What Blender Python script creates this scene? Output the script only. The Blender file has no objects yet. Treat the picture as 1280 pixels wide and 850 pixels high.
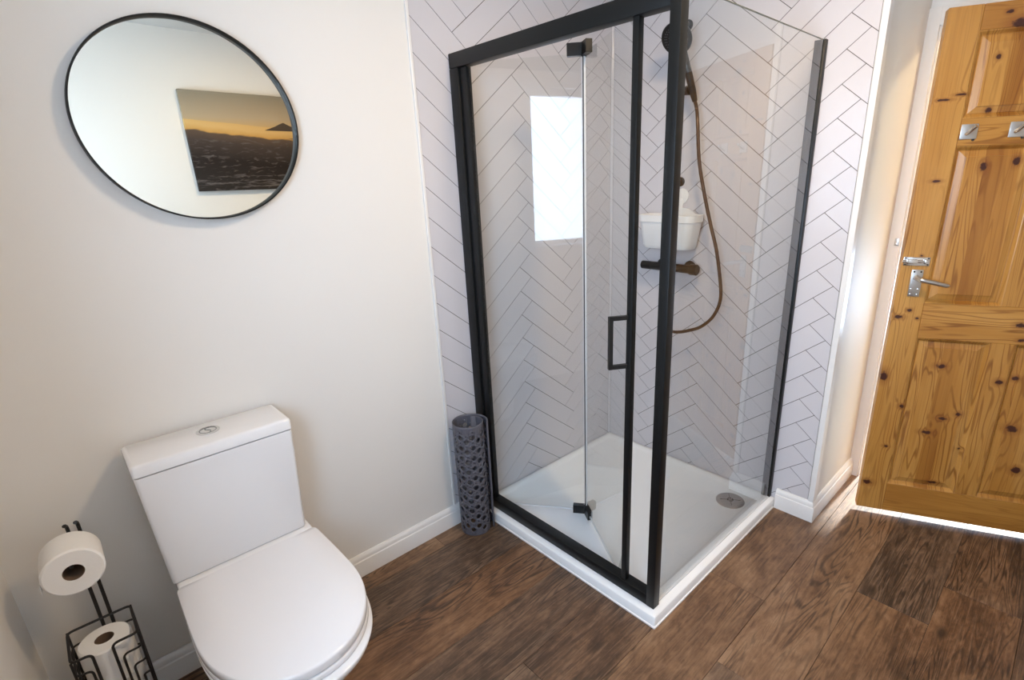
import bpy, bmesh, math, random
from mathutils import Vector, Matrix
C = bpy.context.scene.collection
sc = bpy.context.scene
PI = math.pi
rnd = random.Random(7)

# ------------------------------------------------------------------ camera
cam_d = bpy.data.cameras.new('camera'); cam = bpy.data.objects.new('camera', cam_d); C.objects.link(cam)
Rv = Vector((0.7144, -0.6991, -0.0294)); Uv = Vector((0.2410, 0.2063, 0.9483)); Fv = Vector((0.6570, 0.6846, -0.3159))
M = Matrix.Identity(4)
for i in range(3):
    M[i][0] = Rv[i]; M[i][1] = Uv[i]; M[i][2] = -Fv[i]
M[0][3], M[1][3], M[2][3] = -2.2071, -1.7651, 1.4877
cam.matrix_world = M
cam_d.sensor_fit = 'HORIZONTAL'; cam_d.sensor_width = 36.0
cam_d.lens = 649.93 * 36.0 / 1280.0
cam_d.shift_x = -40.63 / 1280.0; cam_d.shift_y = 15.5 / 1280.0
cam_d.clip_start = 0.02
sc.camera = cam

# ------------------------------------------------------------------ colour, sky, lamps
sc.view_settings.view_transform = 'Standard'; sc.view_settings.look = 'None'
sc.view_settings.gamma = 1.0; sc.view_settings.use_curve_mapping = False
sc.view_settings.exposure = 0.72
SKY = 11.5; CEIL = 66.0; HALL = 75.0; SUN = 6.0; HALLCOL = (1.0, 0.77, 0.44)
w = bpy.data.worlds.new('world'); sc.world = w; w.use_nodes = True
nt = w.node_tree; nt.nodes.clear()
tc = nt.nodes.new('ShaderNodeTexCoord'); sx = nt.nodes.new('ShaderNodeSeparateXYZ')
rp = nt.nodes.new('ShaderNodeValToRGB'); bg = nt.nodes.new('ShaderNodeBackground'); ow = nt.nodes.new('ShaderNodeOutputWorld')
nt.links.new(tc.outputs['Generated'], sx.inputs[0]); nt.links.new(sx.outputs[2], rp.inputs[0])
rp.color_ramp.elements[0].position = 0.0; rp.color_ramp.elements[0].color = (0.61, 0.76, 1.0, 1)
rp.color_ramp.elements[1].position = 0.6; rp.color_ramp.elements[1].color = (0.50, 0.70, 1.0, 1)
nt.links.new(rp.outputs[0], bg.inputs[0]); bg.inputs[1].default_value = SKY
nt.links.new(bg.outputs[0], ow.inputs[0])


# low sun coming through the hall window, past the edge of the door and under it
sd = bpy.data.lights.new('sun', 'SUN'); sd.energy = SUN; sd.angle = math.radians(2.5); sd.color = (1.0, 0.94, 0.86)
so_ = bpy.data.objects.new('sun', sd); C.objects.link(so_)
so_.rotation_euler = Vector((-1.0, 0.035, -0.404)).to_track_quat('-Z', 'Y').to_euler()


def portal(name, loc, size, rot):
    l = bpy.data.lights.new(name, 'AREA'); l.shape = 'RECTANGLE'; l.size, l.size_y = size
    l.cycles.is_portal = True
    o = bpy.data.objects.new(name, l); o.location = loc; o.rotation_euler = rot; C.objects.link(o)


# room numbers (metres). Back wall is y=0, shower corner is x=0,y=0
XL, YF, ZC = -2.46, -2.30, 2.40
WX0, WX1 = XL - 0.2, XL
WY0, WY1, WZ0, WZ1 = -1.95, -0.985, 1.004, 2.080      # bathroom window in the left wall
HX = 2.1                                            # far hall wall
HY0, HY1, HZ0, HZ1 = -2.3, -1.05, 0.3, 0.92           # hall window
portal('window_portal', (XL - 0.14, (WY0 + WY1) / 2, (WZ0 + WZ1) / 2), (WZ1 - WZ0, WY1 - WY0), (0, -PI / 2, 0))
portal('hall_window_portal', (HX + 0.05, (HY0 + HY1) / 2, (HZ0 + HZ1) / 2), (HZ1 - HZ0, HY1 - HY0), (0, PI / 2, 0))


# ------------------------------------------------------------------ materials
def new_mat(name):
    m = bpy.data.materials.new(name); m.use_nodes = True
    return m, m.node_tree, m.node_tree.nodes['Principled BSDF']


def simple(name, col, rough=0.5, metal=0.0, spec=0.5, noise=0.0, nscale=8.0, bump=0.0, bscale=200.0, coat=0.0):
    m, t, p = new_mat(name)
    p.inputs['Base Color'].default_value = (*col, 1); p.inputs['Roughness'].default_value = rough
    p.inputs['Metallic'].default_value = metal; p.inputs['Specular IOR Level'].default_value = spec
    p.inputs['Coat Weight'].default_value = coat; p.inputs['Coat Roughness'].default_value = 0.05
    tc = t.nodes.new('ShaderNodeTexCoord')
    if noise:
        n = t.nodes.new('ShaderNodeTexNoise'); n.inputs['Scale'].default_value = nscale; n.inputs['Detail'].default_value = 4
        t.links.new(tc.outputs['Object'], n.inputs['Vector'])
        mx = t.nodes.new('ShaderNodeMix'); mx.data_type = 'RGBA'
        mx.inputs[6].default_value = (*[c * (1 - noise) for c in col], 1); mx.inputs[7].default_value = (*[min(1, c * (1 + noise)) for c in col], 1)
        t.links.new(n.outputs['Fac'], mx.inputs[0]); t.links.new(mx.outputs[2], p.inputs['Base Color'])
    if bump:
        n = t.nodes.new('ShaderNodeTexNoise'); n.inputs['Scale'].default_value = bscale; n.inputs['Detail'].default_value = 3
        t.links.new(tc.outputs['Object'], n.inputs['Vector'])
        b = t.nodes.new('ShaderNodeBump'); b.inputs['Strength'].default_value = bump; b.inputs['Distance'].default_value = 0.002
        t.links.new(n.outputs['Fac'], b.inputs['Height']); t.links.new(b.outputs['Normal'], p.inputs['Normal'])
    return m


def emit(name, col, s):
    m, t, p = new_mat(name)
    p.inputs['Base Color'].default_value = (*col, 1)
    p.inputs['Emission Color'].default_value = (*col, 1); p.inputs['Emission Strength'].default_value = s
    return m


def glass(name, tint, refl=1.0, ior=1.5):
    m = bpy.data.materials.new(name); m.use_nodes = True; t = m.node_tree; t.nodes.clear()
    o = t.nodes.new('ShaderNodeOutputMaterial'); mix = t.nodes.new('ShaderNodeMixShader')
    tr = t.nodes.new('ShaderNodeBsdfTransparent'); tr.inputs[0].default_value = (*tint, 1)
    gl = t.nodes.new('ShaderNodeBsdfGlossy'); gl.inputs['Roughness'].default_value = 0.0
    fr = t.nodes.new('ShaderNodeFresnel'); fr.inputs[0].default_value = ior
    ge = t.nodes.new('ShaderNodeNewGeometry')
    inv = t.nodes.new('ShaderNodeMath'); inv.operation = 'SUBTRACT'; inv.inputs[0].default_value = 1.0
    t.links.new(ge.outputs['Backfacing'], inv.inputs[1])
    mu = t.nodes.new('ShaderNodeMath'); mu.operation = 'MULTIPLY'; t.links.new(fr.outputs[0], mu.inputs[0]); t.links.new(inv.outputs[0], mu.inputs[1])
    m2 = t.nodes.new('ShaderNodeMath'); m2.operation = 'MULTIPLY'; m2.use_clamp = True
    t.links.new(mu.outputs[0], m2.inputs[0]); m2.inputs[1].default_value = 1.85 * refl      # both faces of the pane
    t.links.new(m2.outputs[0], mix.inputs[0]); t.links.new(tr.outputs[0], mix.inputs[1]); t.links.new(gl.outputs[0], mix.inputs[2])
    t.links.new(mix.outputs[0], o.inputs[0])
    return m


def nd(t, kind, **kw):
    n = t.nodes.new(kind)
    for k, v in kw.items(): setattr(n, k, v)
    return n


def ramp(t, stops):
    r = t.nodes.new('ShaderNodeValToRGB'); e = r.color_ramp.elements
    while len(e) < len(stops): e.new(0.5)
    for q, (p, c) in zip(e, stops):
        q.position = p; q.color = (*c, 1)
    return r


def mixc(t, fac, a, b, mode='MIX'):
    m = t.nodes.new('ShaderNodeMix'); m.data_type = 'RGBA'; m.blend_type = mode
    if isinstance(fac, (int, float)): m.inputs[0].default_value = fac
    else: t.links.new(fac, m.inputs[0])
    for i, x in ((6, a), (7, b)):
        if isinstance(x, tuple): m.inputs[i].default_value = (*x, 1)
        else: t.links.new(x, m.inputs[i])
    return m.outputs[2]


def mth(t, op, a, b=None, clamp=False):
    m = t.nodes.new('ShaderNodeMath'); m.operation = op; m.use_clamp = clamp
    for i, x in ((0, a), (1, b)):
        if x is None: continue
        if isinstance(x, (int, float)): m.inputs[i].default_value = x
        else: t.links.new(x, m.inputs[i])
    return m.outputs[0]


def maprange(t, v, a, b, c=0.0, d=1.0):
    m = t.nodes.new('ShaderNodeMapRange'); t.links.new(v, m.inputs[0])
    for i, x in enumerate((a, b, c, d)): m.inputs[i + 1].default_value = x
    return m.outputs[0]


def scaled(t, vec, s):
    m = t.nodes.new('ShaderNodeVectorMath'); m.operation = 'MULTIPLY'; t.links.new(vec, m.inputs[0]); m.inputs[1].default_value = s
    return m.outputs[0]


def noise(t, vec, scale, detail=4, dist=0.0, rough=0.5):
    n = t.nodes.new('ShaderNodeTexNoise'); t.links.new(vec, n.inputs['Vector'])
    n.inputs['Scale'].default_value = scale; n.inputs['Detail'].default_value = detail
    n.inputs['Distortion'].default_value = dist; n.inputs['Roughness'].default_value = rough
    return n.outputs['Fac']


def floor_wood():
    m, t, p = new_mat('vinyl_oak')
    tc = nd(t, 'ShaderNodeTexCoord'); oi = nd(t, 'ShaderNodeObjectInfo')
    off = nd(t, 'ShaderNodeVectorMath', operation='SCALE'); off.inputs[0].default_value = (37.0, 11.0, 5.0); t.links.new(oi.outputs['Random'], off.inputs['Scale'])
    ad = nd(t, 'ShaderNodeVectorMath', operation='ADD'); t.links.new(tc.outputs['Object'], ad.inputs[0]); t.links.new(off.outputs[0], ad.inputs[1])
    P = ad.outputs[0]
    # cathedral grain = contour lines of a stretched noise field
    field = noise(t, scaled(t, P, (0.62, 7.5, 1)), 1.5, 2, 0.35)
    ring = mth(t, 'SINE', mth(t, 'MULTIPLY', field, 150.0))
    ringm = maprange(t, ring, 0.05, 0.95)
    fine = noise(t, scaled(t, P, (5, 95, 1)), 1.4, 5, 0.2, 0.7)
    patch = noise(t, scaled(t, P, (1.6, 5, 1)), 1.6, 5, 0.8, 0.6)
    mott = noise(t, scaled(t, P, (9, 22, 1)), 1.8, 6, 0.6, 0.7)
    base = ramp(t, [(0.0, (0.056, 0.023, 0.009)), (0.40, (0.142, 0.060, 0.022)), (0.66, (0.215, 0.098, 0.038)), (1.0, (0.31, 0.165, 0.080))])
    v = mth(t, 'ADD', mth(t, 'MULTIPLY', patch, 0.55), mth(t, 'MULTIPLY', mott, 0.45))
    v = mth(t, 'ADD', v, mth(t, 'MULTIPLY', mth(t, 'SUBTRACT', oi.outputs['Random'], 0.5), 0.15))
    v = maprange(t, v, 0.35, 0.67)
    t.links.new(v, base.inputs[0])
    sel = maprange(t, noise(t, scaled(t, P, (1.3, 4, 1)), 1.3, 2), 0.40, 0.58, 0.05, 0.85)
    dark = mixc(t, mth(t, 'MULTIPLY', ringm, sel), base.outputs[0], (0.030, 0.013, 0.007))
    c2 = mixc(t, maprange(t, fine, 0.50, 0.70, 0.0, 0.50), dark, (0.31, 0.165, 0.082), 'MIX')
    c3 = mixc(t, maprange(t, fine, 0.46, 0.30, 0.0, 0.55), c2, (0.035, 0.016, 0.009))
    # knots
    vo = nd(t, 'ShaderNodeTexVoronoi'); t.links.new(scaled(t, P, (2.2, 5.2, 0.01)), vo.inputs['Vector']); vo.inputs['Scale'].default_value = 1.0
    kn = maprange(t, vo.outputs['Distance'], 0.10, 0.035)
    c4 = mixc(t, mth(t, 'MULTIPLY', kn, 0.8), c3, (0.022, 0.010, 0.006))
    hs = nd(t, 'ShaderNodeHueSaturation'); t.links.new(c4, hs.inputs['Color'])
    r2 = mth(t, 'FRACT', mth(t, 'MULTIPLY', oi.outputs['Random'], 17.3)); t.links.new(maprange(t, r2, 0, 1, 0.76, 0.93), hs.inputs['Saturation']); t.links.new(maprange(t, r2, 0, 1, 0.509, 0.503), hs.inputs['Hue'])
    t.links.new(hs.outputs[0], p.inputs['Base Color'])
    t.links.new(maprange(t, mott, 0.3, 0.7, 0.40, 0.56), p.inputs['Roughness'])
    b = nd(t, 'ShaderNodeBump'); b.inputs['Strength'].default_value = 0.25; b.inputs['Distance'].default_value = 0.001
    t.links.new(fine, b.inputs['Height']); t.links.new(b.outputs[0], p.inputs['Normal'])
    return m


KNOTS = [(0.246, 0.494, 16, 7), (0.202, 0.424, 19, 8), (0.096, 0.531, 10, 8), (0.067, 0.338, 9, 5), (0.024, 0.15, 17, 11), (0.48, 0.483, 20, 13), (0.532, 0.303, 16, 13),
         (0.265, 0.192, 20, 7), (0.33, 0.364, 5, 4), (0.299, 0.52, 10, 9), (0.203, 0.722, 17, 9), (0.4, 0.676, 12, 10), (0.45, 0.695, 9, 9), (0.023, 0.917, 15, 7),
         (0.057, 0.947, 8, 6), (0.087, 0.915, 6, 4), (0.012, 0.66, 13, 20), (0.419, 0.909, 14, 9), (0.434, 0.851, 12, 6), (0.195, 1.483, 10, 15), (0.288, 1.5, 9, 14),
         (0.06, 1.438, 13, 5), (0.061, 1.164, 5, 4), (0.036, 1.713, 20, 3.5), (0.083, 1.727, 15, 4), (0.173, 1.969, 9, 6), (0.21, 1.933, 26, 14), (0.169, 1.838, 7, 8), (0.175, 1.672, 9, 8)]


def pine(name, along, staves=False):
    """pine boards; object coordinates are door coordinates, so the knots sit where the door has them"""
    m, t, p = new_mat(name)
    tc = nd(t, 'ShaderNodeTexCoord'); P0 = tc.outputs['Object']
    oi = nd(t, 'ShaderNodeObjectInfo')
    if along == 'z': st = (9.0, 1.0, 0.55); fi = (110, 1, 4); br = (5, 1, 0.8)
    else: st = (0.55, 1.0, 9.0); fi = (4, 1, 110); br = (0.8, 1, 5)
    # distance to the nearest knot, for the spots and for the grain that flows round them
    dmin = None
    for (kx, kz, rx, rz) in KNOTS:
        v1 = nd(t, 'ShaderNodeVectorMath', operation='SUBTRACT'); t.links.new(P0, v1.inputs[0]); v1.inputs[1].default_value = (kx, 0, kz)
        v2 = nd(t, 'ShaderNodeVectorMath', operation='MULTIPLY'); t.links.new(v1.outputs[0], v2.inputs[0]); v2.inputs[1].default_value = (1000 / rx, 0, 1000 / rz)
        v3 = nd(t, 'ShaderNodeVectorMath', operation='LENGTH'); t.links.new(v2.outputs[0], v3.inputs[0])
        dmin = v3.outputs['Value'] if dmin is None else mth(t, 'MINIMUM', dmin, v3.outputs['Value'])
    sep = nd(t, 'ShaderNodeSeparateXYZ'); t.links.new(P0, sep.inputs[0])
    off = nd(t, 'ShaderNodeVectorMath', operation='SCALE'); off.inputs[0].default_value = (3.0, 17.0, 9.0); t.links.new(oi.outputs['Random'], off.inputs['Scale'])
    ad = nd(t, 'ShaderNodeVectorMath', operation='ADD'); t.links.new(P0, ad.inputs[0]); t.links.new(off.outputs[0], ad.inputs[1]); P = ad.outputs[0]
    if staves:
        wn = nd(t, 'ShaderNodeTexWhiteNoise', noise_dimensions='1D')
        jig = mth(t, 'ADD', sep.outputs[0], mth(t, 'MULTIPLY', noise(t, scaled(t, P, (0.01, 1, 1.0)), 1.2, 1), 0.02))
        fl = mth(t, 'FLOOR', mth(t, 'DIVIDE', jig, 0.052)); t.links.new(fl, wn.inputs['W'])
        stave = wn.outputs['Value']
        cm = nd(t, 'ShaderNodeCombineXYZ'); t.links.new(mth(t, 'MULTIPLY', stave, 3.0), cm.inputs[0]); t.links.new(mth(t, 'MULTIPLY', stave, 7.0), cm.inputs[1])
        a2 = nd(t, 'ShaderNodeVectorMath', operation='ADD'); t.links.new(P, a2.inputs[0]); t.links.new(cm.outputs[0], a2.inputs[1]); P = a2.outputs[0]
    else:
        stave = oi.outputs['Random']
    field = noise(t, scaled(t, P, st), 1.5, 2, 0.25)
    near = mth(t, 'POWER', 2.718, mth(t, 'MULTIPLY', dmin, -0.55))
    field = mth(t, 'ADD', field, mth(t, 'MULTIPLY', near, 0.075))
    ring = mth(t, 'SINE', mth(t, 'MULTIPLY', field, 95.0))
    rm = maprange(t, ring, 0.45, 1.0)
    sel = maprange(t, noise(t, scaled(t, P, br), 1.6, 2), 0.36, 0.64, 0.10, 0.8)
    fine = noise(t, scaled(t, P, fi), 1.2, 3)
    tone = noise(t, scaled(t, P, br), 2.2, 3)
    v = mth(t, 'ADD', mth(t, 'MULTIPLY', tone, 0.7), mth(t, 'MULTIPLY', stave, 0.32))
    base = ramp(t, [(0.22, (0.290, 0.108, 0.016)), (0.5, (0.440, 0.198, 0.036)), (0.78, (0.570, 0.298, 0.074))])
    t.links.new(v, base.inputs[0])
    c = mixc(t, mth(t, 'MULTIPLY', rm, sel), base.outputs[0], (0.205, 0.066, 0.009))
    c = mixc(t, maprange(t, fine, 0.5, 0.75, 0.0, 0.35), c, (0.28, 0.11, 0.02))
    halo = maprange(t, dmin, 2.6, 0.9)
    c = mixc(t, mth(t, 'MULTIPLY', halo, 0.55), c, (0.20, 0.055, 0.010))
    wob = mth(t, 'ADD', dmin, mth(t, 'MULTIPLY', mth(t, 'SUBTRACT', noise(t, P0, 75.0, 2), 0.5), 1.6))
    spot = maprange(t, wob, 1.15, 0.70)
    c = mixc(t, spot, c, (0.050, 0.011, 0.006))
    t.links.new(c, p.inputs['Base Color'])
    p.inputs['Roughness'].default_value = 0.34; p.inputs['Coat Weight'].default_value = 0.10; p.inputs['Coat Roughness'].default_value = 0.2
    return m


def picture_mat():
    m, t, p = new_mat('printed_canvas')
    tc = nd(t, 'ShaderNodeTexCoord'); sep = nd(t, 'ShaderNodeSeparateXYZ'); P = tc.outputs['Object']; t.links.new(P, sep.inputs[0])
    X, Z = sep.outputs[0], sep.outputs[2]
    wob = mth(t, 'MULTIPLY', mth(t, 'SUBTRACT', noise(t, scaled(t, P, (3, 1, 9)), 2.0, 5), 0.5), 0.055)
    h = mth(t, 'ADD', mth(t, 'ADD', Z, wob), mth(t, 'MULTIPLY', X, 0.085))
    sky = ramp(t, [(0.0, (0.50, 0.32, 0.13)), (0.30, (0.40, 0.31, 0.20)), (1.0, (0.25, 0.22, 0.165))])
    t.links.new(maprange(t, Z, 0.38, 0.60), sky.inputs[0])
    land = ramp(t, [(0.0, (0.030, 0.024, 0.020)), (0.50, (0.022, 0.016, 0.013)), (0.78, (0.055, 0.040, 0.033)), (0.90, (0.10, 0.066, 0.045)), (0.925, (0.50, 0.28, 0.08)), (1.0, (0.58, 0.37, 0.14))])
    t.links.new(maprange(t, h, 0.0, 0.40), land.inputs[0])
    top = mth(t, 'ADD', mth(t, 'ADD', Z, mth(t, 'MULTIPLY', wob, 0.25)), mth(t, 'MULTIPLY', X, 0.06))
    c = mixc(t, mth(t, 'GREATER_THAN', top, 0.425), land.outputs[0], sky.outputs[0])
    # headland on the horizon
    dx = mth(t, 'ABSOLUTE', mth(t, 'SUBTRACT', X, 0.585))
    hill = mth(t, 'SUBTRACT', 0.428, mth(t, 'MULTIPLY', dx, 0.42))
    hm = mth(t, 'MULTIPLY', mth(t, 'LESS_THAN', mth(t, 'ADD', Z, mth(t, 'MULTIPLY', wob, 0.3)), hill), mth(t, 'GREATER_THAN', Z, 0.375))
    c = mixc(t, hm, c, (0.075, 0.055, 0.040))
    fo = noise(t, scaled(t, P, (8, 1, 30)), 2.0, 6, 0.8)
    c = mixc(t, mth(t, 'MULTIPLY', maprange(t, fo, 0.55, 0.75), mth(t, 'LESS_THAN', Z, 0.33)), c, (0.115, 0.095, 0.085))
    fl = noise(t, scaled(t, P, (7, 1, 40)), 1.5, 5, 1.0)
    c = mixc(t, mth(t, 'MULTIPLY', maprange(t, fl, 0.5, 0.8), mth(t, 'LESS_THAN', mth(t, 'ABSOLUTE', mth(t, 'SUBTRACT', Z, 0.055)), 0.035)), c, (0.19, 0.16, 0.145))
    t.links.new(c, p.inputs['Base Color']); p.inputs['Roughness'].default_value = 0.8; p.inputs['Specular IOR Level'].default_value = 0.15
    return m


MT = dict(
    wall=simple('warm_white_paint', (0.78, 0.748, 0.70), 0.55, bump=0.04, bscale=300),
    ceiling=simple('ceiling_paint', (0.64, 0.62, 0.585), 0.7),
    gloss=simple('white_gloss_paint', (0.79, 0.77, 0.745), 0.28),
    tile=simple('herringbone_panel', (0.62, 0.592, 0.605), 0.22, noise=0.02, nscale=3),
    grout=simple('dark_joint', (0.055, 0.040, 0.033), 0.7),
    black=simple('black_aluminium', (0.006, 0.0065, 0.0065), 0.42, spec=0.28),
    matt=simple('matt_black', (0.010, 0.009, 0.008), 0.32, spec=0.35),
    bronze=simple('dark_bronze_hose', (0.055, 0.028, 0.016), 0.35, metal=0.3),
    tray=simple('white_acrylic', (0.90, 0.90, 0.89), 0.22),
    seal=simple('white_sealant', (0.86, 0.82, 0.80), 0.4),
    ceramic=simple('white_ceramic', (0.81, 0.80, 0.80), 0.09, spec=0.6),
    seat=simple('white_seat_plastic', (0.80, 0.79, 0.80), 0.16),
    chrome=simple('polished_chrome', (0.72, 0.72, 0.71), 0.14, metal=1.0),
    satin=simple('satin_metal', (0.55, 0.54, 0.52), 0.33, metal=1.0),
    dark=simple('dark_recess', (0.02, 0.018, 0.016), 0.6),
    paper=simple('tissue_paper', (0.86, 0.84, 0.81), 0.9, spec=0.1, bump=0.3, bscale=120),
    card=simple('brown_cardboard', (0.16, 0.105, 0.07), 0.85),
    rubber=simple('grey_rubber', (0.100, 0.096, 0.114), 0.5, noise=0.06, nscale=30),
    wire=simple('black_wire', (0.010, 0.008, 0.008), 0.45),
    white_plastic=simple('white_plastic', (0.80, 0.79, 0.77), 0.3),
    mirror=simple('silvered_glass', (0.80, 0.80, 0.73), 0.0, metal=1.0),
    carpet=simple('pale_hall_carpet', (0.70, 0.66, 0.60), 0.95, noise=0.08, nscale=60),
    clearseal=simple('clear_seal', (0.70, 0.70, 0.70), 0.2),
    lamp=emit('opal_lamp', (1.0, 0.75, 0.48), CEIL),
    glass=glass('shower_glass', (0.978, 0.988, 0.982), 0.92),
    edge=simple('polished_glass_edge', (0.16, 0.17, 0.13), 0.2),
    pane=glass('window_glass', (0.96, 0.98, 0.98)),
    floor=floor_wood(), pine_v=pine('pine_upright', 'z'), pine_h=pine('pine_cross', 'x'), pine_p=pine('pine_staves', 'z', True),
    picture=picture_mat(),
)


# ------------------------------------------------------------------ mesh helpers
def bm_new(): return bmesh.new()


def add_box(bm, a, b, bev=0.0, seg=2):
    a = Vector(a); b = Vector(b)
    r = bmesh.ops.create_cube(bm, size=1.0)
    vs = r['verts']
    for v in vs:
        v.co = Vector((a[i] + (b[i] - a[i]) * (v.co[i] + 0.5) for i in range(3)))
    if bev:
        es = list({e for v in vs for e in v.link_edges})
        bmesh.ops.bevel(bm, geom=es, offset=bev, segments=seg, profile=0.5, affect='EDGES')
    return bm


def box(a, b, bev=0.0, seg=2): return add_box(bm_new(), a, b, bev, seg)


def add_tube(bm, pts, rad, n=10, caps=True, flat=None):
    pts = [Vector(p) for p in pts]; k = len(pts)
    rads = rad if isinstance(rad, (list, tuple)) else [rad] * k
    tang = []
    for i in range(k):
        tang.append((pts[min(i + 1, k - 1)] - pts[max(i - 1, 0)]).normalized())
    up = Vector((0, 0, 1)) if abs(tang[0].z) < 0.9 else Vector((0, 1, 0))
    nrm = (up - up.dot(tang[0]) * tang[0]).normalized()
    rings = []
    for i in range(k):
        nrm = (nrm - nrm.dot(tang[i]) * tang[i]).normalized(); bi = tang[i].cross(nrm)
        rings.append([bm.verts.new(pts[i] + rads[i] * (math.cos(2 * PI * j / n) * nrm + math.sin(2 * PI * j / n) * bi)) for j in range(n)])
    for i in range(k - 1):
        for j in range(n):
            f = bm.faces.new((rings[i][j], rings[i][(j + 1) % n], rings[i + 1][(j + 1) % n], rings[i + 1][j])); f.smooth = True
    if caps:
        bm.faces.new(rings[0][::-1]); bm.faces.new(rings[-1])
    return bm


def tube(pts, rad, n=10, caps=True): return add_tube(bm_new(), pts, rad, n, caps)


def add_lathe(bm, prof, n=40, mat=None, closed=False):
    """profile of (radius, height) turned round z, then moved by mat"""
    mat = mat or Matrix.Identity(4); rings = []
    for r, z in prof:
        rings.append([bm.verts.new(mat @ Vector((r * math.cos(2 * PI * j / n), r * math.sin(2 * PI * j / n), z))) for j in range(n)])
    m = len(rings)
    for i in range(m if closed else m - 1):
        a, b = rings[i], rings[(i + 1) % m]
        for j in range(n):
            f = bm.faces.new((a[j], a[(j + 1) % n], b[(j + 1) % n], b[j])); f.smooth = True
    if not closed:
        if prof[0][0] > 1e-6: bm.faces.new(rings[0][::-1])
        if prof[-1][0] > 1e-6: bm.faces.new(rings[-1])
    return bm


def lathe(prof, n=40, mat=None, closed=False): return add_lathe(bm_new(), prof, n, mat, closed)


def add_prism(bm, poly, fn0, fn1):
    a = [bm.verts.new(fn0(p)) for p in poly]; b = [bm.verts.new(fn1(p)) for p in poly]; n = len(poly)
    for i in range(n): bm.faces.new((a[i], a[(i + 1) % n], b[(i + 1) % n], b[i]))
    bm.faces.new(a[::-1]); bm.faces.new(b)
    return bm


def loft(bm, rings, smooth=True, caps=True):
    R = [[bm.verts.new(p) for p in r] for r in rings]; n = len(R[0])
    for i in range(len(R) - 1):
        for j in range(n):
            f = bm.faces.new((R[i][j], R[i][(j + 1) % n], R[i + 1][(j + 1) % n], R[i + 1][j])); f.smooth = smooth
    if caps:
        bm.faces.new(R[0][::-1]); bm.faces.new(R[-1])
    return bm


def axis_mat(origin, direction):
    z = Vector(direction).normalized(); q = Vector((0, 0, 1)).rotation_difference(z)
    return Matrix.Translation(Vector(origin)) @ q.to_matrix().to_4x4()


def obj(name, bm, mat, parent=None, fix=True, sharp=35):
    if fix: bmesh.ops.recalc_face_normals(bm, faces=bm.faces)
    me = bpy.data.meshes.new(name); bm.to_mesh(me); bm.free()
    for p in me.polygons: p.use_smooth = True
    me.set_sharp_from_angle(angle=math.radians(sharp))
    me.materials.append(MT[mat] if isinstance(mat, str) else mat)
    o = bpy.data.objects.new(name, me); C.objects.link(o)
    if parent: o.parent = parent
    return o


def thing(name, label, cat, loc=(0, 0, 0), rotz=0.0, group=None):
    o = bpy.data.objects.new(name, None); C.objects.link(o); o.location = loc; o.rotation_euler = (0, 0, rotz)
    o.empty_display_size = 0.05
    o['label'] = label; o['category'] = cat
    if group: o['group'] = group
    return o


def struct(name, bm, mat, label=None, cat=None, **kw):
    o = obj(name, bm, mat, **kw); o['kind'] = 'structure'
    if label: o['label'] = label
    if cat: o['category'] = cat
    return o


# ------------------------------------------------------------------ room shell
TX = -1.107          # left edge of the tiled panel on the back wall
LY = -1.150          # outer corner of the right wall
DX = 0.545           # plane of the doorway wall
floor = struct('floor', box((XL - 0.1, YF - 0.1, -0.10), (DX + 0.02, 0.1, -0.004)), 'dark', 'brown wood plank floor of the bathroom', 'floor')
ceiling = struct('ceiling', box((XL - 0.2, YF - 0.1, ZC), (DX + 0.1, 0.1, ZC + 0.1)), 'ceiling', 'plain white bathroom ceiling', 'ceiling')
b = box((XL, 0.003, -0.1), (0.1, 0.12, ZC))
wall_back = struct('wall_back', b, 'wall', 'cream painted wall behind the toilet and mirror, tiled at its shower end', 'wall')
wall_right = struct('wall_right', box((0.003, LY + 0.1, -0.1), (0.1, 0.003, ZC)), 'wall', 'tiled shower wall carrying the mixer and hand shower', 'wall')
wall_alcove = struct('wall_alcove', box((0.0035, LY, -0.1), (DX + 0.1, LY + 0.1, ZC)), 'wall', 'short cream wall between the shower corner and the door', 'wall')
b = box((DX, -1.18, -0.1), (DX + 0.1, LY, ZC)); add_box(b, (DX, -1.985, 2.02), (DX + 0.1, -1.18, ZC)); add_box(b, (DX, YF - 0.1, -0.1), (DX + 0.1, -1.985, ZC))
struct('wall_doorway', b, 'wall', 'cream wall around the pine door', 'wall')
b = box((WX0, YF - 0.1, -0.1), (WX1, WY0, ZC)); add_box(b, (WX0, WY1, -0.1), (WX1, 0.12, ZC))
add_box(b, (WX0, WY0, -0.1), (WX1, WY1, WZ0)); add_box(b, (WX0, WY0, WZ1), (WX1, WY1, ZC))
struct('wall_left', b, 'wall', 'cream side wall beside the toilet roll stand', 'wall')
struct('wall_front', box((XL, YF - 0.12, -0.1), (DX, YF, ZC)), 'wall', 'cream wall opposite the mirror where the picture hangs', 'wall')

# bathroom window
fx = XL - 0.13
b = bm_new(); t_ = 0.045
add_box(b, (fx, WY0, WZ0), (fx + 0.06, WY0 + t_, WZ1), 0.006); add_box(b, (fx, WY1 - t_, WZ0), (fx + 0.06, WY1, WZ1), 0.006)
add_box(b, (fx, WY0 + t_, WZ0), (fx + 0.06, WY1 - t_, WZ0 + t_), 0.006); add_box(b, (fx, WY0 + t_, WZ1 - t_), (fx + 0.06, WY1 - t_, WZ1), 0.006)
win = struct('window_1', b, 'gloss', 'white framed window reflected in the shower door', 'window')
obj('pane', box((fx + 0.025, WY0 + t_ - 0.005, WZ0 + t_ - 0.005), (fx + 0.033, WY1 - t_ + 0.005, WZ1 - t_ + 0.005)), 'pane', win)
obj('window_sill', box((XL - 0.07, WY0 + 0.001, WZ0), (XL + 0.02, WY1 - 0.001, WZ0 + 0.018), 0.004), 'gloss', win)

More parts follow.
